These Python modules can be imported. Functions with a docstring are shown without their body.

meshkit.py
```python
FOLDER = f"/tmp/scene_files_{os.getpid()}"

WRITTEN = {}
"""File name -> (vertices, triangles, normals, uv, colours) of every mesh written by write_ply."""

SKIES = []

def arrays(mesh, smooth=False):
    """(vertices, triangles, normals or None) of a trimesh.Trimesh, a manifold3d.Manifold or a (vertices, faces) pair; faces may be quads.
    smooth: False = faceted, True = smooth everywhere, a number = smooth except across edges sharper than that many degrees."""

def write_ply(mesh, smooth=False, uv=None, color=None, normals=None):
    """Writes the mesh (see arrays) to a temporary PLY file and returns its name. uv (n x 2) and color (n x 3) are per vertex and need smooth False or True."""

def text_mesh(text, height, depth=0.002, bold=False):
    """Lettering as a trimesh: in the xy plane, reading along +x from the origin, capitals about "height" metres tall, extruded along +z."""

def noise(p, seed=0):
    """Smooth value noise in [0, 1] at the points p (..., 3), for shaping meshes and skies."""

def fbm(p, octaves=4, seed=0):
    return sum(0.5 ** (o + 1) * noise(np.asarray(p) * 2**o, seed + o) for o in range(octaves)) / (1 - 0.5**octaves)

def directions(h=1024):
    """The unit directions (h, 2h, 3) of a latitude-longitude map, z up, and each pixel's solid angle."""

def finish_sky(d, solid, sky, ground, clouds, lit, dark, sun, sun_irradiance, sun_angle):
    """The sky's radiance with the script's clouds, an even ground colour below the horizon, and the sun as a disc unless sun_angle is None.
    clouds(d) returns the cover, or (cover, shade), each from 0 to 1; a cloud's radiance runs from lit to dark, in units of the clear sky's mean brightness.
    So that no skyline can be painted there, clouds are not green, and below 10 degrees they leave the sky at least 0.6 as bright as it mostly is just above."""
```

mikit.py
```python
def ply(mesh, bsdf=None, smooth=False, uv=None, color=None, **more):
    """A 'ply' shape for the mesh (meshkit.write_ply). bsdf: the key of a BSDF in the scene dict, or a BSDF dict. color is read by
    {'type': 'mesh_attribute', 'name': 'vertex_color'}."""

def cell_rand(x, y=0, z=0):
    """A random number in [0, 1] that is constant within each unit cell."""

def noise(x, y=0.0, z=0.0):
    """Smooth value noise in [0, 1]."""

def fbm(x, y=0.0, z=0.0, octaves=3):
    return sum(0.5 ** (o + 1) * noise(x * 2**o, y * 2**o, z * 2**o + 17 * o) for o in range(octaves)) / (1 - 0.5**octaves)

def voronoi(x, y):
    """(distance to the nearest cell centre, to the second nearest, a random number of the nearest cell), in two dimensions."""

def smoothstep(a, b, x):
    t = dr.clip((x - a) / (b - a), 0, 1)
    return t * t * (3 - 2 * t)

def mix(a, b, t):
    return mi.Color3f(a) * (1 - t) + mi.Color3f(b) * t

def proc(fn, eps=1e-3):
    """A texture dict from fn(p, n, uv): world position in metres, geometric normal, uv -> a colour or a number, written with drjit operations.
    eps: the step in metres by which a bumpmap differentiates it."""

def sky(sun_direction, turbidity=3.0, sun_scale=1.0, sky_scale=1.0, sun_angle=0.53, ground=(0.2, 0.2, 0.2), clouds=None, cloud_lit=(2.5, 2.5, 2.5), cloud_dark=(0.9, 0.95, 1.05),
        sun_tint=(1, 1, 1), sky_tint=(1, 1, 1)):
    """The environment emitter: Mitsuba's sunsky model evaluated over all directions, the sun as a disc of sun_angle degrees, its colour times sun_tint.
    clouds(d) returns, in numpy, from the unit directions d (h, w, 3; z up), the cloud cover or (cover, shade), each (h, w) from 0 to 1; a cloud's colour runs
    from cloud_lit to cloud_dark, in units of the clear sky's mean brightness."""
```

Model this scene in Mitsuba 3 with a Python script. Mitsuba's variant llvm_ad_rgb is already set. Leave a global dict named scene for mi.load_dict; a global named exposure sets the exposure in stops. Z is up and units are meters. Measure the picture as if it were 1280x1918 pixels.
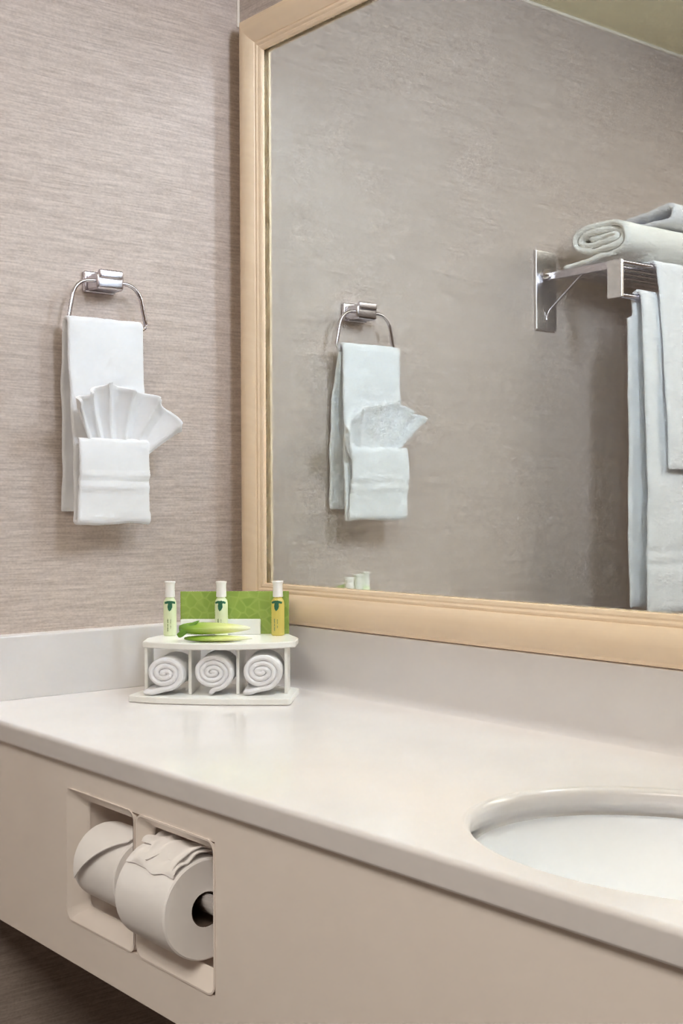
import math
import numpy as np, trimesh, mitsuba as mi, drjit as dr, mikit, meshkit
import manifold3d as m3
from shapely.geometry import Polygon, Point
from shapely import affinity

scene, labels = {'type': 'scene'}, {}
ZC = 0.86                       # height of the vanity top above the floor; shapes below are laid out from the top's surface
V = lambda *a: np.array(a, float)

# ------------------------------------------------------------------ camera
T4 = mi.ScalarTransform4f
cam_o = V(1.942, -1.3379, 0.3119 + ZC)
cam_f = V(-0.77634943, 0.63029693, 0.00270952)
cam_u = V(0.00528688, 0.00221324, 0.99998358)
scene['camera'] = {'type': 'perspective', 'fov_axis': 'x', 'fov': 2 * math.degrees(math.atan(640 / 2386.58)), 'near_clip': 0.02, 'far_clip': 50.0,
                   'principal_point_offset_y': (959 - 937.55) / 1918,
                   'to_world': T4().look_at(origin=cam_o.tolist(), target=(cam_o + cam_f).tolist(), up=cam_u.tolist())}
# ------------------------------------------------------------------ light
exposure = 3.78
LAMP = 2.9        # radiance of the unseen lamp over the sink, lighting the left wall
PANEL = 0.66      # radiance of the unseen ceiling panel, placed to light the vanity front

# ------------------------------------------------------------------ materials
def rgb(*c): return {'type': 'rgb', 'value': list(c)}
def mat(key, color, rough=0.5, spec=0.5, metallic=0.0, bump=None, bscale=1.0, **kw):
    b = {'type': 'principled', 'base_color': rgb(*color) if isinstance(color, tuple) else mikit.proc(color),
         'roughness': rough, 'specular': spec, 'metallic': metallic, **kw}
    if bump is not None:
        b = {'type': 'bumpmap', 'arbitrary': mikit.proc(bump, eps=3e-4), 'scale': bscale, 'bsdf': b}
    scene[key] = {'type': 'twosided', 'bsdf': b}

def paper(p, n, uv):
    h = p.x * 1.0 + p.y * 1.03
    z = p.z + 0.003 * mikit.noise(h * 6, p.z * 3)
    a = mikit.noise(h * 18, z * 430)
    b = mikit.noise(h * 50 + 7, z * 760, 3)
    c = mikit.noise(h * 300 + 3, z * 420, 9)
    d = mikit.fbm(h * 2.2, z * 9, 5)
    t = dr.clip(0.5 + 0.47 * (a - 0.5) + 0.43 * (b - 0.5) + 0.35 * (c - 0.5) + 0.16 * (d - 0.5), 0, 1)
    return mikit.mix([0.385, 0.318, 0.280], [0.600, 0.518, 0.470], t)
def terry(p, n, uv):
    return 0.0011 * mikit.noise(p.x * 520, p.y * 520, p.z * 520) + 0.0009 * mikit.noise(p.x * 230, p.y * 230, p.z * 230)
def maple(p, n, uv):
    g = mikit.fbm(p.x * 3 + p.z * 40 * 0, (p.z + p.y) * 130, p.x * 2)
    w = mikit.noise(p.x * 9, p.z * 9, p.y * 60)
    return mikit.mix([0.70, 0.535, 0.37], [0.81, 0.65, 0.48], dr.clip(0.25 + 0.5 * g + 0.3 * (w - 0.5), 0, 1))
def leafy(p, n, uv):
    f1, f2, r = mikit.voronoi((p.x + p.y) * 42, p.z * 60)
    v = mikit.smoothstep(0.02, 0.25, f2 - f1)
    base = mikit.mix([0.20, 0.32, 0.05], [0.33, 0.43, 0.10], 0.5 * r + 0.5 * mikit.fbm((p.x + p.y) * 25, p.z * 25))
    return mikit.mix([0.38, 0.47, 0.14], base, 0.6 + 0.4 * v)
def stone(p, n, uv):
    k = mikit.fbm(p.x * 14, p.y * 14, p.z * 14)
    return mikit.mix([0.65, 0.628, 0.628], [0.69, 0.670, 0.668], k)
def tile(p, n, uv):
    k = mikit.fbm(p.x * 9, p.y * 9)
    return mikit.mix([0.030, 0.024, 0.020], [0.055, 0.044, 0.037], k)

mat('m_paper', paper, 0.75, 0.25)
mat('m_ceiling', (0.66, 0.60, 0.42), 0.8, 0.2)
mat('m_caulk', (0.75, 0.70, 0.62), 0.5, 0.4)
mat('m_floor', tile, 0.45, 0.4)  # unseen floor, dark so little light bounces under the vanity
mat('m_stone', stone, 0.16, 0.5)
def lifted_front(p, n, uv):  # light put into the colour: front panel lightened where lamps reach it weakly
    k = mikit.fbm(p.x * 10, p.y * 10, p.z * 10)
    return mikit.mix([0.79, 0.725, 0.675], [0.83, 0.77, 0.72], k)
mat('m_front_lifted', lifted_front, 0.4, 0.4)
mat('m_brown', (0.22, 0.17, 0.135), 0.6, 0.3)  # colour of the unseen walls, dark to cut bounced light
mat('m_plastic', (0.79, 0.72, 0.67), 0.4, 0.4)
mat('m_porcelain', (0.84, 0.87, 0.91), 0.42, 0.4)
mat('m_terry', (0.75, 0.755, 0.775), 0.95, 0.1, bump=terry, bscale=1.0)
mat('m_terry_cream', (0.75, 0.74, 0.70), 0.95, 0.1, bump=terry, bscale=1.0)
mat('m_maple', maple, 0.38, 0.45)
mat('m_dark', (0.02, 0.015, 0.012), 0.8, 0.1)
scene['m_chrome'] = {'type': 'twosided', 'bsdf': {'type': 'roughconductor', 'material': 'Cr', 'alpha': 0.06, 'specular_reflectance': 1.0}}
scene['m_steel'] = {'type': 'twosided', 'bsdf': {'type': 'roughconductor', 'material': 'Al', 'alpha': 0.16, 'specular_reflectance': 0.9}}
scene['m_mirror'] = {'type': 'twosided', 'bsdf': {'type': 'conductor', 'material': 'none', 'specular_reflectance': rgb(0.86, 0.915, 0.905)}}
mat('m_acrylic', (0.80, 0.81, 0.78), 0.2, 0.5)
mat('m_tissue', (0.86, 0.85, 0.85), 0.95, 0.1)
mat('m_card_tube', (0.10, 0.075, 0.06), 0.9, 0.1)  # cardboard darkened: shade inside the core put into the colour
mat('m_leafy', leafy, 0.35, 0.5)
mat('m_cap', (0.84, 0.83, 0.80), 0.35, 0.5)
mat('m_lotion', (0.72, 0.80, 0.53), 0.3, 0.5)
mat('m_shampoo', (0.62, 0.52, 0.13), 0.2, 0.5)
mat('m_emblem', (0.03, 0.13, 0.07), 0.4, 0.4)
mat('m_print', (0.22, 0.27, 0.13), 0.5, 0.3)
mat('m_soapbox', (0.80, 0.82, 0.80), 0.4, 0.4)
mat('m_leaf_dark', (0.12, 0.27, 0.03), 0.4, 0.4)
scene['m_leaf'] = {'type': 'twosided', 'bsdf': {'type': 'principled', 'base_color': {'type': 'mesh_attribute', 'name': 'vertex_color'}, 'roughness': 0.3, 'specular': 0.5}}

# ------------------------------------------------------------------ helpers
def obj(key, mesh, m, smooth=35, label=None, cat=None, group=None, kind=None, **more):
    mesh = mesh if isinstance(mesh, trimesh.Trimesh) else man2tri(mesh)
    mesh = mesh.copy(); mesh.apply_translation([0, 0, ZC])
    scene[key] = mikit.ply(mesh, m, smooth=smooth, **more)
    tag(key, label, cat, group, kind)
    return key
def tag(key, label=None, cat=None, group=None, kind=None):
    d = {k: v for k, v in (('label', label), ('category', cat), ('group', group), ('kind', kind)) if v}
    if d: labels.setdefault(key, {}).update(d)
def man2tri(m):
    k = m.to_mesh()
    return trimesh.Trimesh(np.array(k.vert_properties[:, :3]), np.array(k.tri_verts), process=False)
def tri2man(t):
    return m3.Manifold(m3.Mesh(np.asarray(t.vertices, np.float32), np.asarray(t.faces, np.uint32)))
def box(lo, hi):
    lo, hi = np.minimum(lo, hi), np.maximum(lo, hi)
    return m3.Manifold.cube((hi - lo).tolist()).translate(lo.tolist())
def rbox(lo, hi, r, seg=12):
    lo, hi = np.minimum(lo, hi) + r, np.maximum(lo, hi) - r
    s = m3.Manifold.sphere(r, seg)
    return m3.Manifold.batch_hull([s.translate([a, b, c]) for a in (lo[0], hi[0]) for b in (lo[1], hi[1]) for c in (lo[2], hi[2])])
def cat(*ms): return trimesh.util.concatenate([m if isinstance(m, trimesh.Trimesh) else man2tri(m) for m in ms])
def frame_mat(o, ex, ey, ez):
    M = np.eye(4); M[:3, 0], M[:3, 1], M[:3, 2], M[:3, 3] = ex, ey, ez, o
    return M
def extrude(poly, h): return trimesh.creation.extrude_polygon(poly if isinstance(poly, Polygon) else Polygon(poly), h, engine='earcut')
def extrude_x(poly_yz, x0, x1):
    m = extrude(poly_yz, x1 - x0)
    m.apply_transform(frame_mat([x0, 0, 0], [0, 1, 0], [0, 0, 1], [1, 0, 0]))
    return m
def tube(pts, r, sides=14, closed=False):
    p = np.asarray(pts, float); n = len(p)
    t = np.roll(p, -1, 0) - np.roll(p, 1, 0) if closed else np.gradient(p, axis=0)
    t /= np.linalg.norm(t, axis=1, keepdims=True)
    ref = V(0.31, 0.43, 0.85); a = np.cross(t, ref)
    if np.linalg.norm(a, axis=1).min() < 0.25: ref = V(0.9, -0.3, 0.1); a = np.cross(t, ref)
    a /= np.linalg.norm(a, axis=1, keepdims=True); b = np.cross(t, a)
    ang = np.arange(sides) * 2 * np.pi / sides
    rr = np.broadcast_to(r, (n,))[:, None, None]
    v = p[:, None] + rr * (np.cos(ang)[None, :, None] * a[:, None] + np.sin(ang)[None, :, None] * b[:, None])
    v = v.reshape(-1, 3); f = []
    for i in range(n if closed else n - 1):
        for j in range(sides):
            q = [i * sides + j, i * sides + (j + 1) % sides, ((i + 1) % n) * sides + (j + 1) % sides, ((i + 1) % n) * sides + j]
            f += [[q[0], q[1], q[2]], [q[0], q[2], q[3]]]
    if not closed:
        v = np.vstack([v, p[0], p[-1]]); c0, c1 = len(v) - 2, len(v) - 1
        for j in range(sides):
            f += [[c0, (j + 1) % sides, j], [c1, (n - 1) * sides + j, (n - 1) * sides + (j + 1) % sides]]
    return trimesh.Trimesh(v, f, process=False)
def resample(pts, step):
    p = np.asarray(pts, float); s = np.r_[0, np.cumsum(np.linalg.norm(np.diff(p, axis=0), axis=1))]
    k = max(int(s[-1] / step), 4); q = np.linspace(0, s[-1], k + 1)
    return np.stack([np.interp(q, s, p[:, i]) for i in range(p.shape[1])], 1)
def arc(cx, cy, r, a0, a1, n=8):
    a = np.radians(np.linspace(a0, a1, n)); return np.stack([cx + r * np.cos(a), cy + r * np.sin(a)], 1)
def sheet(P, N, half):
    """closed cloth from a grid of mid-surface points P (n, m, 3), normals N and half thickness (n, m)"""
    n, m = P.shape[:2]
    A, B = P + N * half[..., None], P - N * half[..., None]
    v = np.vstack([A.reshape(-1, 3), B.reshape(-1, 3)])
    i, j = np.meshgrid(np.arange(n - 1), np.arange(m - 1), indexing='ij')
    a = (i * m + j).ravel(); b = a + 1; c = a + m + 1; d = a + m; o = n * m
    f = [np.stack(x, 1) for x in ((a, b, c), (a, c, d), (o + a, o + c, o + b), (o + a, o + d, o + c))]
    ring = np.r_[np.arange(m), np.arange(1, n) * m + m - 1, (n - 1) * m + np.arange(m - 2, -1, -1), np.arange(n - 2, 0, -1) * m]
    r2 = np.roll(ring, -1)
    f += [np.stack((ring, o + ring, o + r2), 1), np.stack((ring, o + r2, r2), 1)]
    t = trimesh.Trimesh(v, np.vstack(f), process=False); t.fix_normals(); return t
def grid_normals(P):
    du, dv = np.gradient(P, axis=0), np.gradient(P, axis=1)
    n = np.cross(du, dv); return n / np.maximum(np.linalg.norm(n, axis=2, keepdims=True), 1e-9)
def ribbon(path, w0, w1, thick, put, nj=24, wob=0.0, seed=0, edge=0.004, bump=None, freq=25.0):
    """cloth strip: path (n, 2) is its section, w0/w1 its side edges along the path (numbers or functions of s in 0..1); put(a, b, w) -> xyz"""
    path = np.asarray(path); n = len(path)
    s = np.r_[0, np.cumsum(np.linalg.norm(np.diff(path, axis=0), axis=1))]; S = s[-1]; sn = s / S
    e = lambda w: np.array([w(q) if callable(w) else w for q in sn])
    u = 0.5 - 0.5 * np.cos(np.linspace(0, np.pi, nj)) * (0.75 + 0.25 * np.abs(np.cos(np.linspace(0, np.pi, nj))))
    u = np.clip(u, 0, 1)
    W = e(w0)[:, None] * (1 - u) + e(w1)[:, None] * u
    P = np.stack([put(path[i, 0], path[i, 1], W[i]) for i in range(n)])
    N = grid_normals(P)
    if wob:
        P = P + N * (wob * 2 * (meshkit.fbm(P * freq + seed * 7.3, 3, seed) - 0.5))[..., None]
    if bump is not None:
        P = P + N * bump(sn[:, None] + 0 * u[None], u[None] + 0 * sn[:, None])[..., None]
    N = grid_normals(P)
    width = np.abs(e(w1) - e(w0))[:, None]
    du = np.minimum(u, 1 - u)[None] * width; ds = np.minimum(s, S - s)[:, None]
    k = lambda d: np.sqrt(np.clip(1 - (1 - np.clip(d / edge, 0, 1)) ** 2, 0.02, 1))
    return sheet(P, N, thick / 2 * k(du) * k(ds))
def lathe(profile, sides=32): return trimesh.creation.revolve(np.asarray(profile, float), sections=sides)

# ------------------------------------------------------------------ setting
XR, YF, ZF, ZT = 3.30, -2.8, -ZC, 1.4335  # right and front walls are out of view, set back to lower bounce
obj('wall_left', box(V(-0.1, YF - .1, ZF), V(0, 0.1, ZT)), 'm_paper', False, kind='structure', label='taupe grasscloth wallpaper on the left wall behind the towel ring')
obj('wall_back', box(V(0, 0, ZF), V(XR, 0.1, ZT)), 'm_paper', False, kind='structure', label='taupe grasscloth wall behind the framed mirror')
obj('wall_right', box(V(XR, YF - .1, ZF), V(XR + .1, .1, ZT)), 'm_brown', False, kind='structure', label='unseen wall facing the towel ring wall, brown to cut bounced light')
obj('wall_front', box(V(0, YF - .1, ZF), V(XR, YF, ZT)), 'm_brown', False, kind='structure', label='unseen wall opposite the mirror, brown to cut bounced light')
obj('floor', box(V(-.1, YF - .1, ZF - .1), V(XR + .1, .1, ZF)), 'm_floor', False, kind='structure', label='unseen floor, dark brown to keep the space under the vanity dim')
obj('ceiling', box(V(-.1, YF - .1, ZT), V(XR + .1, .1, ZT + .1)), 'm_ceiling', False, kind='structure', label='dim cream ceiling seen in the top corner of the mirror')
obj('trim_1', box(V(0.0002, -0.005, 1.192), V(0.003, -0.0002, ZT - .008)), 'm_caulk', False, kind='structure', label='thin pale caulk line in the wall corner above the mirror')
obj('trim_2', box(V(0.0002, YF, ZT - .007), V(0.006, -0.01, ZT - .0002)), 'm_caulk', False, kind='structure', label='thin pale trim line between wallpaper and ceiling')

# ------------------------------------------------------------------ unseen lamps, out of view
LX, LY, LZ0, LZ1, LR = 1.25, -0.32, 1.00, 1.395, .075
d = lathe([(0, LZ1 - .001), (LR + .012, LZ1 - .001), (LR + .014, LZ1 + .006), (LR + .006, LZ1 + .016), (.05, LZ1 + .018), (.05, ZT - .001), (0, ZT - .001)], 40)
b = lathe([(0, LZ0 - .014), (LR + .010, LZ0 - .014), (LR + .013, LZ0 - .010), (LR + .012, LZ0 - .0005), (0, LZ0 - .0005)], 40)  # lower cap of the unseen lamp, holds back light on the counter
d = cat(d, b); d.apply_translation([LX, LY, 0])
obj('unseen_ceiling_lamp__fitting', d, 'm_dark', 30)
scene['unseen_ceiling_lamp__tube'] = {'type': 'cylinder', 'p0': [LX, LY, LZ0 + ZC], 'p1': [LX, LY, LZ1 + ZC], 'radius': LR, 'bsdf': {'type': 'ref', 'id': 'm_cap'},
                                'emitter': {'type': 'area', 'radiance': rgb(LAMP * .88, LAMP * .98, LAMP * 1.15), 'sampling_weight': 1.6}}  # unseen lamp, placed to light the left wall and cast its shadows
tag('unseen_ceiling_lamp', 'unseen cylinder lamp over the sink lighting the left wall, its dark end caps limiting light up and down', 'unseen ceiling light')
PX0, PX1, PY0, PY1 = .80, 2.40, -2.20, -1.45
fr = box(V(PX0 - .03, PY0 - .03, ZT - .030), V(PX1 + .03, PY1 + .03, ZT - .0005)) - box(V(PX0, PY0, ZT - .04), V(PX1, PY1, ZT - .006))
obj('unseen_ceiling_panel__frame', fr, 'm_cap', False)
pv = V([PX0 + .001, PY0 + .001, ZT - .026], [PX1 - .001, PY0 + .001, ZT - .026], [PX1 - .001, PY1 - .001, ZT - .026], [PX0 + .001, PY1 - .001, ZT - .026])
obj('unseen_ceiling_panel__diffuser', trimesh.Trimesh(pv, [[0, 2, 1], [0, 3, 2]], process=False), 'm_cap', False, emitter={'type': 'area', 'radiance': rgb(PANEL * 1.05, PANEL * .965, PANEL * .86)})  # unseen panel, out of view, lights the vanity front
tag('unseen_ceiling_panel', 'unseen wide ceiling panel, out of view, placed to light the vanity front', 'unseen ceiling light')

# ------------------------------------------------------------------ vanity
XV = 2.45
SX, SY, SA, SB = 1.221, -0.338, 0.222, 0.180
def ell(z, da, n=72):
    a = np.linspace(0, 2 * np.pi, n, endpoint=False)
    return np.stack([SX + (SA + da) * np.cos(a), SY + (SB + da) * np.sin(a), np.full(n, z)], 1)
def loft(rings, close=True):
    n = len(rings[0]); v = np.vstack(rings); f = []
    for i in range(len(rings) - 1):
        for j in range(n):
            a, b = i * n + j, i * n + (j + 1) % n
            f += [[a, b, b + n], [a, b + n, a + n]]
    if close:
        v = np.vstack([v, rings[0].mean(0), rings[-1].mean(0)]); c0, c1 = len(v) - 2, len(v) - 1; o = (len(rings) - 1) * n
        for j in range(n): f += [[c0, (j + 1) % n, j], [c1, o + j, o + (j + 1) % n]]
    t = trimesh.Trimesh(v, f, process=False); return t
front = np.vstack([[[-0.0005, 0], [-0.0005, -.030], [-.55, -.030]], arc(-.556, -.026, .004, -90, -180, 6), arc(-.5535, -.0065, .0065, 180, 90, 9)])
top = tri2man(extrude_x(front, 0.0005, XV))
rr = .010
cut = [ell(.004, rr)] + [ell(-rr + rr * math.sin(math.radians(a)), rr * (1 - math.cos(math.radians(a)))) for a in range(90, -1, -15)] + [ell(-.05, 0)]
ct = loft(cut[::-1]); ct.fix_normals()
top = top - tri2man(ct)
obj('vanity__top', top, 'm_stone', 30)
sp = np.vstack([[[-.0005, -.0006], [-.0340, -.0006]], arc(-.034, .0139, .014, 270, 360, 8), arc(-.017, .101, .003, 180, 90, 5), [[-.0005, .104]]])
obj('vanity__backsplash', extrude_x(sp, .021, XV), 'm_stone', 30)
sd = np.vstack([[[.0005, .0004], [.0205, .0004]], arc(.0165, .100, .004, 0, 90, 6), [[.0005, .104]]])
m = extrude(sd, .5515); m.apply_transform(frame_mat([0, -.0005, 0], [1, 0, 0], [0, 0, 1], [0, -1, 0]))
obj('vanity__side_splash', m, 'm_stone', 30)
HX0, HX1, HZ0, HZ1 = .3875, .7430, -.2385, -.0660
apron = rbox(V(.0005, -.550, -.2965), V(XV, -.532, -.0302), .002) - box(V(HX0, -.6, HZ0), V(HX1, -.5, HZ1))
obj('vanity__apron', apron, 'm_front_lifted', 30)
tag('vanity', 'long off-white vanity counter with low splash and a deep front panel', 'vanity')
# sink
bowl = [ell(-.0305, .030), ell(-.0305, .004)]
for k in range(1, 15):
    a = k / 14 * 1.5; bowl.append(ell(-.031 - .125 * math.sin(a) ** 1.15, .004 - (.004 + .13) * (1 - math.cos(a)) ** 0.9))
outer = []
for r in bowl[::-1]:
    q = r.copy(); c = V(SX, SY, 0); q[:, :2] = c[:2] + (q[:, :2] - c[:2]) * 1.0; q[:, 2] -= .010; outer.append(q)
outer[-1][:, 2] = -.0405
sm = loft(bowl + outer, False)
n = 72; L = len(bowl)
v, f = sm.vertices.tolist(), sm.faces.tolist()
for j in range(n):
    a, b = j, (j + 1) % n; o = (2 * L - 1) * n
    f += [[a, o + b, b], [a, o + a, o + b]]
sm = trimesh.Trimesh(v, f, process=False)
# close the drain end: the rings L-1 and L touch around the drain hole
sm.fix_normals()
obj('sink__bowl', sm, 'm_porcelain', 40)
drz = -.031 - .125 * math.sin(1.5) ** 1.15
dr_m = loft([ell(drz + .002, -.134 - .002), ell(drz - .002, -.134 - .002)]); dr_m.fix_normals()
d0 = lathe([(0, .0), (.03, .0), (.034, .004), (.03, .006), (.012, .003), (0, .003)], 32); d0.apply_translation([SX, SY, drz - .001])
obj('sink__drain', cat(dr_m, d0), 'm_chrome', 30, label='round chrome drain')
tag('sink', 'oval white undermount sink set into the vanity top', 'sink')

# ------------------------------------------------------------------ mirror
FX0, FX1, FZ0, FZ1 = .036, 2.10, .1055, 1.186
prof = np.array([(0, 0), (0, .022), (.002, .0245), (.006, .026), (.010, .0305), (.018, .0345), (.027, .0362), (.036, .0350), (.045, .0315), (.0505, .0275), (.0515, .0255), (.0535, .0262),
                 (.0560, .0262), (.0580, .0245), (.0590, .0235), (.0615, .0240), (.0655, .0225), (.0675, .0205), (.0675, .0165), (.052, .0165), (.052, .002), (.05, 0)])
def rail(p0, p1, inward, mitre):
    """moulding from p0 to p1 (outer corners), profile across `inward`, ends cut at 45 degrees"""
    p0, p1, w = map(np.asarray, (p0, p1, inward)); d = (p1 - p0) / np.linalg.norm(p1 - p0)
    A = np.array([p0 + w * a + d * a + V(0, -h, 0) for a, h in prof]); B = np.array([p1 + w * a - d * a + V(0, -h, 0) for a, h in prof])
    n = len(prof); f = []
    for i in range(n):
        j = (i + 1) % n; f += [[i, j, n + j], [i, n + j, n + i]]
    tri = trimesh.creation.triangulate_polygon(Polygon(prof), engine='earcut')
    pv, pf = tri
    idx = [int(np.argmin(np.linalg.norm(prof - q, axis=1))) for q in pv]
    for t in pf:
        t = [idx[k] for k in t]; f += [t, [n + k for k in t[::-1]]]
    m = trimesh.Trimesh(np.vstack([A, B]), f, process=False); m.fix_normals(); return m
y0 = -.0005
c = [V(FX0, y0, FZ0), V(FX1, y0, FZ0), V(FX1, y0, FZ1), V(FX0, y0, FZ1)]
for k, (a, b, w) in enumerate([(c[0], c[1], (0, 0, 1)), (c[1], c[2], (-1, 0, 0)), (c[2], c[3], (0, 0, -1)), (c[3], c[0], (1, 0, 0))]):
    obj('wall_mirror__frame_rail' + ('_%03d' % k if k else ''), rail(a, b, w, True), 'm_maple', 22)
g = .053
obj('wall_mirror__glass', box(V(FX0 + g, -.0120, FZ0 + g), V(FX1 - g, -.006, FZ1 - g)), 'm_mirror', False, label='silvered mirror glass')
obj('wall_mirror__backing', box(V(FX0 + g, -.0058, FZ0 + g), V(FX1 - g, -.0006, FZ1 - g)), 'm_dark', False)
tag('wall_mirror', 'large wall mirror in a light maple moulded frame above the vanity', 'mirror')

# ------------------------------------------------------------------ towel ring with towel
RY, RP = -.2935, .0375
obj('towel_ring__wall_plate', rbox(V(.0005, RY - .030, .671), V(.010, RY + .030, .707), .003), 'm_chrome', 30)
obj('towel_ring__post', cat(rbox(V(.008, RY - .0255, .672), V(.046, RY + .0255, .700), .005), rbox(V(.040, RY - .022, .690), V(.050, RY + .022, .705), .003)), 'm_chrome', 30)
pts = np.vstack([arc(RY + .030, .652, .034, 88, 15, 8), arc(RY + .064, .619, .0075, 5, -80, 5), arc(RY - .066, .619, .0075, 260, 175, 5), arc(RY - .033, .652, .034, 165, 92, 8)])
pts = resample(np.vstack([pts, pts[:1]]), .006)[:-1]
ring = tube(np.stack([np.full(len(pts), RP), pts[:, 0], pts[:, 1]], 1), .0034, 12, True)
obj('towel_ring__ring', ring, 'm_chrome', 40)
tag('towel_ring', 'chrome towel ring with square mount on the wallpapered wall', 'towel ring')
put = lambda a, b, w: np.stack([a + .9 * max(0, a - .03) / .045 * .10 * (-.30 - w), w, np.full_like(w, b)], 1)
bz = .6115
path = np.vstack([[(.0125, .302), (.012, .40), (.015, .52), (.029, .597)], arc(RP, bz, .0075, 165, 10, 8), [(.0475, .55), (.0515, .45), (.0555, .35), (.057, .292)],
                  arc(.0615, .289, .0055, 190, 350, 6), [(.0685, .31), (.0715, .35), (.0735, .385), (.073, .412), (.0695, .422)]])
path = resample(path, .004)
def hems(s, u):  # woven bands near the towel's ends
    g = lambda c, w: np.exp(-((s - c) / w) ** 2)
    return -.0022 * g(.925, .005) - .0022 * g(.900, .005) + .0012 * g(.912, .006)
hand = ribbon(path, lambda s: -.369 - .005 * s + .003 * math.sin(s * 11) + (.008 * max(0, (s - .82) / .18) ** .6 if s > .82 else 0) , lambda s: -.2265 - .006 * s + .003 * math.sin(s * 9 + 1) - (.002 if s > .85 else 0), .008, put, 40, .0048, 3, .004, hems, 22)
obj('hand_towel', hand, 'm_terry', 50, label='white hand towel folded into a pocket and hung over the towel ring', cat='towel')
# fan of a pleated washcloth in the pocket
nu, nv = 181, 34
u = np.linspace(0, 1, nu)[:, None] + np.zeros((1, nv)); v = np.linspace(0, 1, nv)[None] + np.zeros((nu, 1))
key_u = [0, .12, .27, .47, .62, .77, .88, 1]
ty = np.interp(u, key_u, [-.391, -.374, -.346, -.310, -.274, -.236, -.210, -.184]); tz = np.interp(u, key_u, [.470, .490, .503, .509, .504, .488, .472, .441])
ph = 2 * np.pi * 5.5 * u + .7 * np.sin(6 * u) + .4
amp = .0010 + .0085 * v ** 1.1
zig = np.arcsin(.95 * np.sin(ph)) / 1.25
y = (-.330 + .084 * u) * (1 - v) + ty * v + .006 * v * np.cos(ph)
z = .388 * (1 - v) + tz * v + .004 * v * np.sin(ph * .5 + 1)
x = .0615 + .004 * v + .030 * v ** 2 + amp * zig + .012 * v * np.clip((.16 - u) / .16, 0, 1) + .006 * v * np.clip((u - .8) / .2, 0, 1)
P = np.stack([x, y, z], 2)
N = grid_normals(P)
P = P + N * (.0018 * np.exp(-((v - .97) / .03) ** 2) - .0010 * np.exp(-((v - .84) / .02) ** 2))[..., None]
fan = sheet(P, N, .0024 + 0 * u)
obj('washcloth', fan, 'm_terry', 60, label='white washcloth pleated into a fan and tucked in the hand towel pocket', cat='washcloth')

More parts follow.
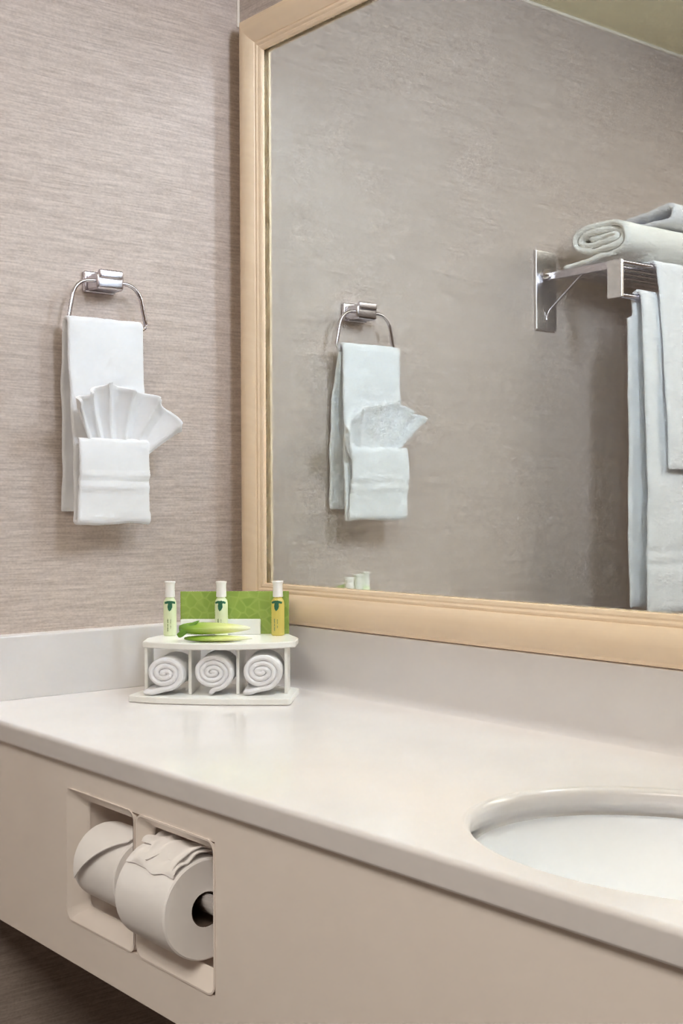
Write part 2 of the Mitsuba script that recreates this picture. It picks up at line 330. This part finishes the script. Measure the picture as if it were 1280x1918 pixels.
# ------------------------------------------------------------------ towel shelf (seen in the mirror)
BY, BX, BZ = -.855, .219, .826
BY2 = -1.46
def shelf_end(yc, key):
    obj('towel_shelf__wall_plate' + key, rbox(V(.0005, yc - .034, .700), V(.008, yc + .034, .880), .0025), 'm_steel', 30)
    obj('towel_shelf__arm' + key, cat(rbox(V(.006, yc - .004, .812), V(BX, yc + .004, .829), .002), lathe_x(yc, .825)), 'm_chrome', 30)
    obj('towel_shelf__end_plate' + key, rbox(V(.184, yc - .003, .748), V(.223, yc + .006, .830), .002), 'm_steel', 30)
    obj('towel_shelf__brace' + key, tube(resample([(.009, yc + .0, .724), (.010, yc, .736), (.020, yc, .747), (.110, yc, .812)], .01), .0022, 8), 'm_chrome', 40)
def lathe_x(yc, zc):
    m = lathe([(0, 0), (.014, 0), (.016, .004), (.013, .012), (.009, .016), (0, .017)], 24)
    m.apply_transform(frame_mat([.007, yc, zc], [0, 1, 0], [0, 0, 1], [1, 0, 0])); return m
shelf_end(BY, ''); shelf_end(BY2, '_001')
bars = [.030, .067, .104, .141, .178, BX]
for k, xb in enumerate(bars):
    obj('towel_shelf__bar' + ('_%03d' % k if k else ''), tube([(xb, BY, .824), (xb, (BY + BY2) / 2, .824), (xb, BY2, .824)], .0042 if k < 5 else .0055, 12), 'm_chrome', 40)
obj('towel_shelf__towel_rail', tube([(.207, BY, .7555), (.207, -1.1, .7555), (.207, BY2, .7555)], .0062, 14), 'm_chrome', 40)
tag('towel_shelf', 'chrome hotel towel shelf with a towel rail below, reflected in the mirror', 'towel shelf')
def spiral(cx, cz, a, b, turns, gap, start, tail=None, n=60, sgn=1, power=2.0):
    k = int(turns * n); out = []
    for i in range(k + 1):
        t = i / n; d = gap * (turns - t)
        an = start + sgn * 2 * math.pi * (t - turns)
        ca, sa = math.cos(an), math.sin(an)
        q = (abs(ca) ** power + abs(sa) ** power) ** (-1 / power)
        out.append((cx + max(a - d, .0012) * ca * q, cz + max(b - d, .0012) * sa * q))
    return np.vstack([out, tail]) if tail is not None else np.array(out)
putxz = lambda a, b, w: np.stack([np.full_like(w, a), w, np.full_like(w, b)], 1)
zb = .8305
pth = spiral(.150, zb + .055, .079, .037, 2.6, .0135, -math.pi / 2, [(.12, zb + .0080), (.085, zb + .0075), (.047, zb + .0070)], 48, -1, 2.5)
roll = ribbon(resample(pth, .004), -1.42, lambda s: -.862 - .005 * math.sin(s * 40), .0125, putxz, 22, .0028, 5, .005)
obj('bath_towel', roll, 'm_terry_cream', 50, label='rolled white bath towel with its coiled end showing, on the chrome shelf', cat='towel', group='towels on the chrome shelf')
z2 = .9305
pth = np.vstack([[(.150, z2 + .012), (.07, z2 + .011)], arc(.062, z2 + .024, .014, 270, 90, 7), [(.19, z2 + .036)], arc(.200, z2 + .022, .016, 85, -70, 7), [(.165, z2 + .013)]])
pth = np.vstack([[(.07, z2 + .006), (.16, z2 + .006)], arc(.200, z2 + .024, .019, -70, 75, 8), [(.14, z2 + .032), (.075, z2 + .028)]])
fold = ribbon(resample(pth, .005), -1.41, lambda s: -1.025 - .02 * s, .0125, putxz, 22, .004, 8, .006)
obj('bath_towel_001', fold, 'm_terry', 50, label='folded white towel lying on the rolled one on the chrome shelf', cat='towel', group='towels on the chrome shelf')
# bath towel on the rail
pth = np.vstack([[(.192, .085), (.194, .30), (.1945, .55), (.197, .72)], arc(.207, .7565, .0125, 175, 5, 8), [(.2235, .72), (.227, .55), (.231, .30), (.233, .072)]])
def bhem(s, u):
    g = lambda c, w: np.exp(-((s - c) / w) ** 2)
    return -.0035 * g(.905, .004) - .0035 * g(.925, .004)
bt = ribbon(resample(pth, .008), lambda s: -1.33, lambda s: (-.903 - .010 * max(0, (.35 - s)) * 3 if s < .45 else -.9225) + .004 * math.sin(s * 14), .010, putxz, 40, .004, 12, .005, bhem, 10)
obj('bath_towel_002', bt, 'm_terry', 50, label='long white bath towel hanging from the rail under the shelf', cat='towel')
pth = np.vstack([[(.168, .8348), (.205, .8348)], arc(.214, .8215, .0150, 85, 5, 6), [(.236, .76), (.243, .65), (.247, .50), (.248, .384)]])
ht = ribbon(resample(pth, .006), -1.36, lambda s: -.958 - .018 * s, .008, putxz, 30, .003, 15, .005, None, 12)
obj('hand_towel_001', ht, 'm_terry', 50, label='shorter white towel draped over the front edge of the chrome shelf', cat='towel')

# ------------------------------------------------------------------ toilet paper holder and rolls
def rrect(x0, x1, z0, z1, r):
    return Polygon([(x0, z0), (x1, z0), (x1, z1), (x0, z1)]).buffer(-r).buffer(r, quad_segs=6)
def slab(poly, ya, yb):   # xz polygon between y = ya and yb (ya < yb)
    m = extrude(poly, yb - ya); m.apply_transform(frame_mat([0, yb, 0], [1, 0, 0], [0, 0, 1], [0, -1, 0])); m.fix_normals(); return tri2man(m)
def taper(pa, ya, pb, yb):
    ma = slab(pa, ya, ya + .0004); mb = slab(pb, yb - .0004, yb)
    return m3.Manifold.batch_hull([ma, mb])
for k, (x0, x1, ix0, ix1, zt, zbm) in enumerate([(.386, .5660, .418, .556, -.064, -.2395), (.5700, .7440, .584, .7405, -.065, -.2400)]):
    sfx = '_%03d' % k if k else ''
    out = rrect(x0, x1, zbm, zt, .014)
    body = rrect(max(x0, HX0 + .0004), min(x1, HX1 - .0004), max(zbm, HZ0 + .0004), min(zt, HZ1 - .0004), .012)
    hole = rrect(ix0, ix1, zbm + .021, zt - .015, .010)
    fl = slab(out, -.5516, -.5502) + slab(body, -.5503, -.5322)
    fl = fl - taper(out.buffer(-.0022), -.5520, hole, -.5370) - slab(hole, -.5372, -.53)
    obj('toilet_paper_holder__flange' + sfx, fl, 'm_front_lifted', 30)
    X0, X1 = max(ix0 - .004, HX0 + .001), min(ix1 + .004, HX1 - .001)
    if k == 0: X1 = .5745
    else: X0 = .5755
    Z0, Z1 = HZ0 + .001, HZ1 - .001
    inner = taper(rrect(X0 + .0025, X1 - .0025, Z0 + .0025, Z1 - .0025, .010), -.56, rrect(X0 + .004, X1 - .004, Z0 + .02, Z1 - .006, .03), -.448)
    pk = box(V(X0, -.5320, Z0), V(X1, -.444, Z1)) - inner
    obj('toilet_paper_holder__pocket' + sfx, pk, 'm_plastic', 30)
    rc = {0: (.507, -.525, -.1515), 1: (.66, -.533, -.155)}[k]
    sp_ = lathe([(0, 0), (.006, 0), (.006, .008), (.0105, .009), (.0105, X1 - X0 - .015), (.006, X1 - X0 - .014), (.006, X1 - X0 - .006), (0, X1 - X0 - .006)], 20)
    sp_.apply_transform(frame_mat([X0 + .003, rc[1], rc[2] + .008], [0, 1, 0], [0, 0, 1], [1, 0, 0]))
    obj('toilet_paper_holder__roller' + sfx, sp_, 'm_steel', 40)
tag('toilet_paper_holder', 'recessed double toilet paper holder set in the front of the vanity', 'toilet paper holder')
def paper_roll(key, x0, x1, yc, zc, R, label):
    o, L = .002, x1 - x0
    pr = [(.0205, 0), (R - o, 0), (R, o), (R, L - o), (R - o, L), (.0205, L), (.0205, 0)]
    m = lathe(pr, 72); m.apply_transform(frame_mat([x0, yc, zc], [0, 1, 0], [0, 0, 1], [1, 0, 0])); m.fix_normals()
    obj(key + '__paper', m, 'm_tissue', 35)
    m = lathe([(.0192, .001), (.0204, .001), (.0204, L - .001), (.0192, L - .001), (.0192, .001)], 40); m.apply_transform(frame_mat([x0, yc, zc], [0, 1, 0], [0, 0, 1], [1, 0, 0])); m.fix_normals()
    obj(key + '__core', m, 'm_card_tube', 35, label='cardboard core, coloured dark for the shade inside')
    tag(key, label, 'toilet paper', 'toilet paper rolls in the recess')
paper_roll('toilet_paper_roll', .447, .5525, -.525, -.1515, .0485, 'toilet paper roll with a pointed folded end in the left recess')
paper_roll('toilet_paper_roll_001', .5885, .700, -.533, -.155, .0585, 'toilet paper roll with a crumpled top fold and its core showing in the right recess')
def on_roll(yc, zc, R, x, ang, lift): # ang in degrees: 0 = towards the room, 90 = up
    a = np.radians(ang); return np.stack([x, yc - (R + lift) * np.cos(a), zc + (R + lift) * np.sin(a)], -1)
# pointed fold of the left roll: a triangle of paper lying on the front
A = np.linspace(0, 1, 24)[:, None] + np.zeros((1, 16)); B = np.linspace(0, 1, 16)[None] + np.zeros((24, 1))
ang = 108 - A * (122 * (1 - B) + 48 * B)
x = .460 + .091 * B
lift = .0012 + .0045 * A + .003 * np.sin(np.pi * B) * A
P = on_roll(-.525, -.1515, .0485, x, ang, lift)
obj('toilet_paper_roll__folded_end', sheet(P, grid_normals(P), np.full(A.shape, .0006)), 'm_tissue', 30, label='triangular folded paper end')
# crumpled fold on top of the right roll
def crumple(a0, a1, x0, x1, l0, l1, seed, rag):
    A = np.linspace(0, 1, 26)[:, None] + np.zeros((1, 40)); B = np.linspace(0, 1, 40)[None] + np.zeros((26, 1))
    ang = a0 + (a1 - a0) * A + rag * (meshkit.noise(np.stack([B * 5, A * 0, A * 0 + seed], 2), seed) - .5) * A
    x = x0 + (x1 - x0) * B
    q = np.stack([A * 2.2, B * 4.0, A * 0 + seed], 2)
    lift = l0 + (l1 - l0) * A + (.008 * (np.abs(meshkit.noise(q, seed) - .5) * 2) + .002 * meshkit.noise(q * 3, seed + 1)) * np.sin(np.pi * np.clip(.12 + .88 * A, 0, 1)) ** .5
    P = on_roll(-.533, -.155, .0585, x, ang, lift)
    return sheet(P, grid_normals(P), np.full(A.shape, .0006))
obj('toilet_paper_roll_001__folded_end', cat(crumple(120, 62, .592, .692, .001, .006, 3, 26), crumple(114, 44, .592, .697, .0008, .0016, 9, 14)), 'm_tissue', 50, label='crumpled folded paper end')

# ------------------------------------------------------------------ amenity stand
E1, E2 = V(.656, .755, 0), V(-.755, .656, 0); E1 /= np.linalg.norm(E1); E2 = V(-E1[1], E1[0], 0)
O = V(.2385, -.2135, 0)
LM = frame_mat(O, E1, E2, V(0, 0, 1))
def loc(m):
    m = m if isinstance(m, trimesh.Trimesh) else man2tri(m); m = m.copy(); m.apply_transform(LM); return m
def plate(pts, z0, z1, r=.006):
    p = Polygon(pts).buffer(-r).buffer(r, quad_segs=5); c1 = extrude(p.buffer(-.0015), z1 - z0); c1.apply_translation([0, 0, z0]); c2 = extrude(p, z1 - z0 - .003); c2.apply_translation([0, 0, z0 + .0015])
    return m3.Manifold.batch_hull([tri2man(c1), tri2man(c2)])
tp = [(-.118 + .245 * k / 20, -.004 - .038 * math.sin(math.pi * k / 20) ** .9) for k in range(21)] + [(.128, .05), (.105, .120), (-.098, .120), (-.120, .05)]
obj('amenity_stand__top_shelf', loc(plate(tp, .0845, .0945)), 'm_acrylic', 30)
bp = [(-.139, -.020), (-.09, -.040), (0, -.054), (.122, -.055), (.128, .06), (.07, .110), (-.07, .110), (-.128, .03)]
obj('amenity_stand__base', loc(plate(bp, .0006, .011)), 'm_acrylic', 30)
for k, s in enumerate([-.112, -.0405, .0355, .1115]):
    obj('amenity_stand__upright' + ('_%03d' % k if k else ''), loc(rbox(V(s - .0026, -.004 if abs(s) > .1 else -.012, .0112), V(s + .0026, .05 if abs(s) > .1 else .09, .0843), .001)), 'm_acrylic', 30)
tag('amenity_stand', 'two-tier frosted acrylic stand in the corner of the vanity', 'stand')
rlab = ['left rolled white washcloth in the acrylic stand, below the bottle nearest the towel ring', 'middle rolled white washcloth in the acrylic stand, below the leaf packet', 'right rolled white washcloth in the acrylic stand, below the yellow bottle']
for k, (s, rot, rx, rz) in enumerate([(-.0763, -3, .0322, .0300), (-.0025, 0, .0335, .0320), (.0735, 1, .0335, .0318)]):
    st = [(-math.pi / 2), (-math.pi / 2), (-math.pi / 2)][k]
    tail = [[(-.020, -rz + .0036), (-.034, -rz + .0036)], [(-.004, -rz + .0032), (-.006, -rz + .003)], [(-.018, -rz + .0036), (-.029, -rz + .0036)]][k]
    pth = spiral(0, .0035, rx - .0035, rz - .0055, [3.35, 3.9, 3.55][k], [.0085, .0074, .0082][k], st, tail, 44, -1)
    m = ribbon(resample(pth, .0022), -.050, .045, [.0089, .0078, .0086][k], lambda a, b, w: np.stack([np.full_like(w, a), w, np.full_like(w, b)], 1), 18, .0012, 20 + k, .0028, None, 60)
    zmin = m.bounds[0][2]
    m.apply_transform(trimesh.transformations.rotation_matrix(math.radians(rot), [0, 0, 1])); m.apply_translation([s, .022, .0114 - zmin])
    obj('rolled_washcloth' + ('_%03d' % k if k else ''), loc(m), 'm_terry', 50, label=rlab[k], cat='washcloth', group='rolled washcloths in the acrylic stand')
# little bottles
ZS = .0947
def curved(poly, r, lift, n=5):  # flat print wrapped on a bottle of radius r: polygon in (arc, z), facing -t
    m = extrude(Polygon(poly), .0003); m = m.subdivide().subdivide()
    v = m.vertices.copy(); a = v[:, 0] / r - math.pi / 2; R = r + lift + v[:, 2]
    m.vertices = np.stack([R * np.cos(a), R * np.sin(a), v[:, 1]], 1); m.fix_normals(); return m
blab = ['small pale green bottle with a white cap, nearest the towel ring', 'small pale green bottle with a white cap, in the middle behind the leaf packet', 'small yellow bottle with a white cap, in front of the mirror frame']
for k, (s, t, col, turn) in enumerate([(-.0884, .085, 'm_lotion', 8), (-.0026, .085, 'm_lotion', -4), (.0915, .085, 'm_shampoo', -8)]):
    key = 'toiletry_bottle' + ('_%03d' % k if k else ''); R = .0105
    M = trimesh.transformations.rotation_matrix(math.radians(turn), [0, 0, 1]); M[:3, 3] = [s, t, ZS]
    body = lathe([(0, 0), (R - .0015, 0), (R, .0015), (R, .052), (R - .0008, .056), (R - .003, .0595), (.0062, .061), (.0062, .0625), (0, .0625)], 40)
    cap = lathe([(0, .0620), (.0080, .0620), (.0083, .0635), (.0076, .078), (.0080, .083), (.0092, .0862), (.0088, .0875), (0, .0875)], 36)
    emb = [curved([(-.0095, .0545), (-.003, .0565), (.003, .0565), (.0095, .0545), (.0088, .0515), (.0036, .0525), (.004, .0465), (.0022, .0425), (-.0006, .0395), (-.003, .0435), (-.0036, .0475), (-.0028, .0525), (-.0085, .0515)], R, .0002)]
    pr = [curved([(-.004, z0), (-.0026, z0), (-.0026, z0 + h), (-.004, z0 + h)], R, .0002) for z0, h in ((.008, .006), (.0155, .004), (.021, .0065))]
    pr += [curved([(.001, z0), (.0018, z0), (.0018, z0 + h), (.001, z0 + h)], R, .0002) for z0, h in ((.012, .005), (.019, .008))]
    for nm, mm, mt, sm, lb in (('body', body, col, 35, None), ('cap', cap, 'm_cap', 35, 'white cap'), ('emblem', cat(*emb), 'm_emblem', False, 'dark green leaf emblem'), ('print', cat(*pr), 'm_print', False, None)):
        mm = mm.copy(); mm.apply_scale(1.03); mm.apply_transform(M); obj(key + '__' + nm, loc(mm), mt, sm, label=lb)
    tag(key, blab[k], 'bottle', 'small bottles on the acrylic stand')
obj('green_card', loc(rbox(V(-.075, .110, ZS), V(.108, .1135, ZS + .0715), .001)), 'm_leafy', 30, label='green leaf-patterned card standing behind the small bottles', cat='card')
obj('soap_box', loc(rbox(V(-.073, .0965, ZS), V(.061, .1085, ZS + .0255), .0015)), 'm_soapbox', 30, label='low white soap box between the bottles and the green card', cat='box')
# leaf shaped packet
def leaf(z0, h, sx0, sx1, depth, tip):
    n, q = 60, 28; t = np.linspace(0, 1, n)[:, None]; a = np.linspace(0, 2 * np.pi, q, endpoint=False)[None]
    w = np.sin(np.pi * np.clip(t, .012, .985) ** tip) ** .75
    s = sx0 + (sx1 - sx0) * t + 0 * a
    yy = depth * w * np.cos(a); zz = z0 + h / 2 + h / 2 * np.sin(a) * w ** .6 + .004 * (t - .3) ** 2 * 0
    rings = np.stack([s, yy, zz], 2)
    m = loft([rings[i] for i in range(n)]); m.fix_normals(); return m
def leafcol(m, s0, s1):
    t = np.clip((m.vertices[:, 0] - s0) / (s1 - s0), 0, 1)[:, None]
    k = lambda a, b: np.clip((t - a) / (b - a), 0, 1) ** 1.0
    c = V(.10, .25, .02) * (1 - k(0, .28)) + V(.27, .43, .05) * k(0, .28)
    c = c * (1 - k(.28, .7)) + V(.70, .74, .30) * k(.28, .7)
    return c * (1 - k(.7, 1)) + V(.80, .83, .66) * k(.7, 1)
for nm, (z0, h, a, b, dp, tp_) in {'lower_leaf': (ZS, .0095, -.050, .058, .022, .75), 'upper_leaf': (ZS + .0112, .0190, -.058, .055, .020, .6)}.items():
    m = leaf(z0, h, a, b, dp, tp_); col = leafcol(m, -.058, .055)
    m.apply_translation([0, -.005, 0]); mm = loc(m)
    obj('leaf_packet__' + nm, mm, 'm_leaf', True, color=col)
t = np.linspace(0, 1, 20)[:, None]; w = np.linspace(-1, 1, 9)[None]
P = np.stack([-.060 + .036 * t + .006 * w * np.sin(np.pi * t), -.016 - .004 * np.sin(np.pi * t) * (1 - w ** 2), ZS + .012 + .022 * t ** 1.3 + .0095 * w * np.sin(np.pi * np.clip(t, .02, 1) ** .8)], 2)
obj('leaf_packet__leaf_tip', loc(sheet(P, grid_normals(P), np.full((20, 9), .0006))), 'm_leaf_dark', 60, label='dark green pointed leaf tip')
tag('leaf_packet', 'green leaf-shaped soap packet fading to pale yellow, on the acrylic stand', 'soap packet')
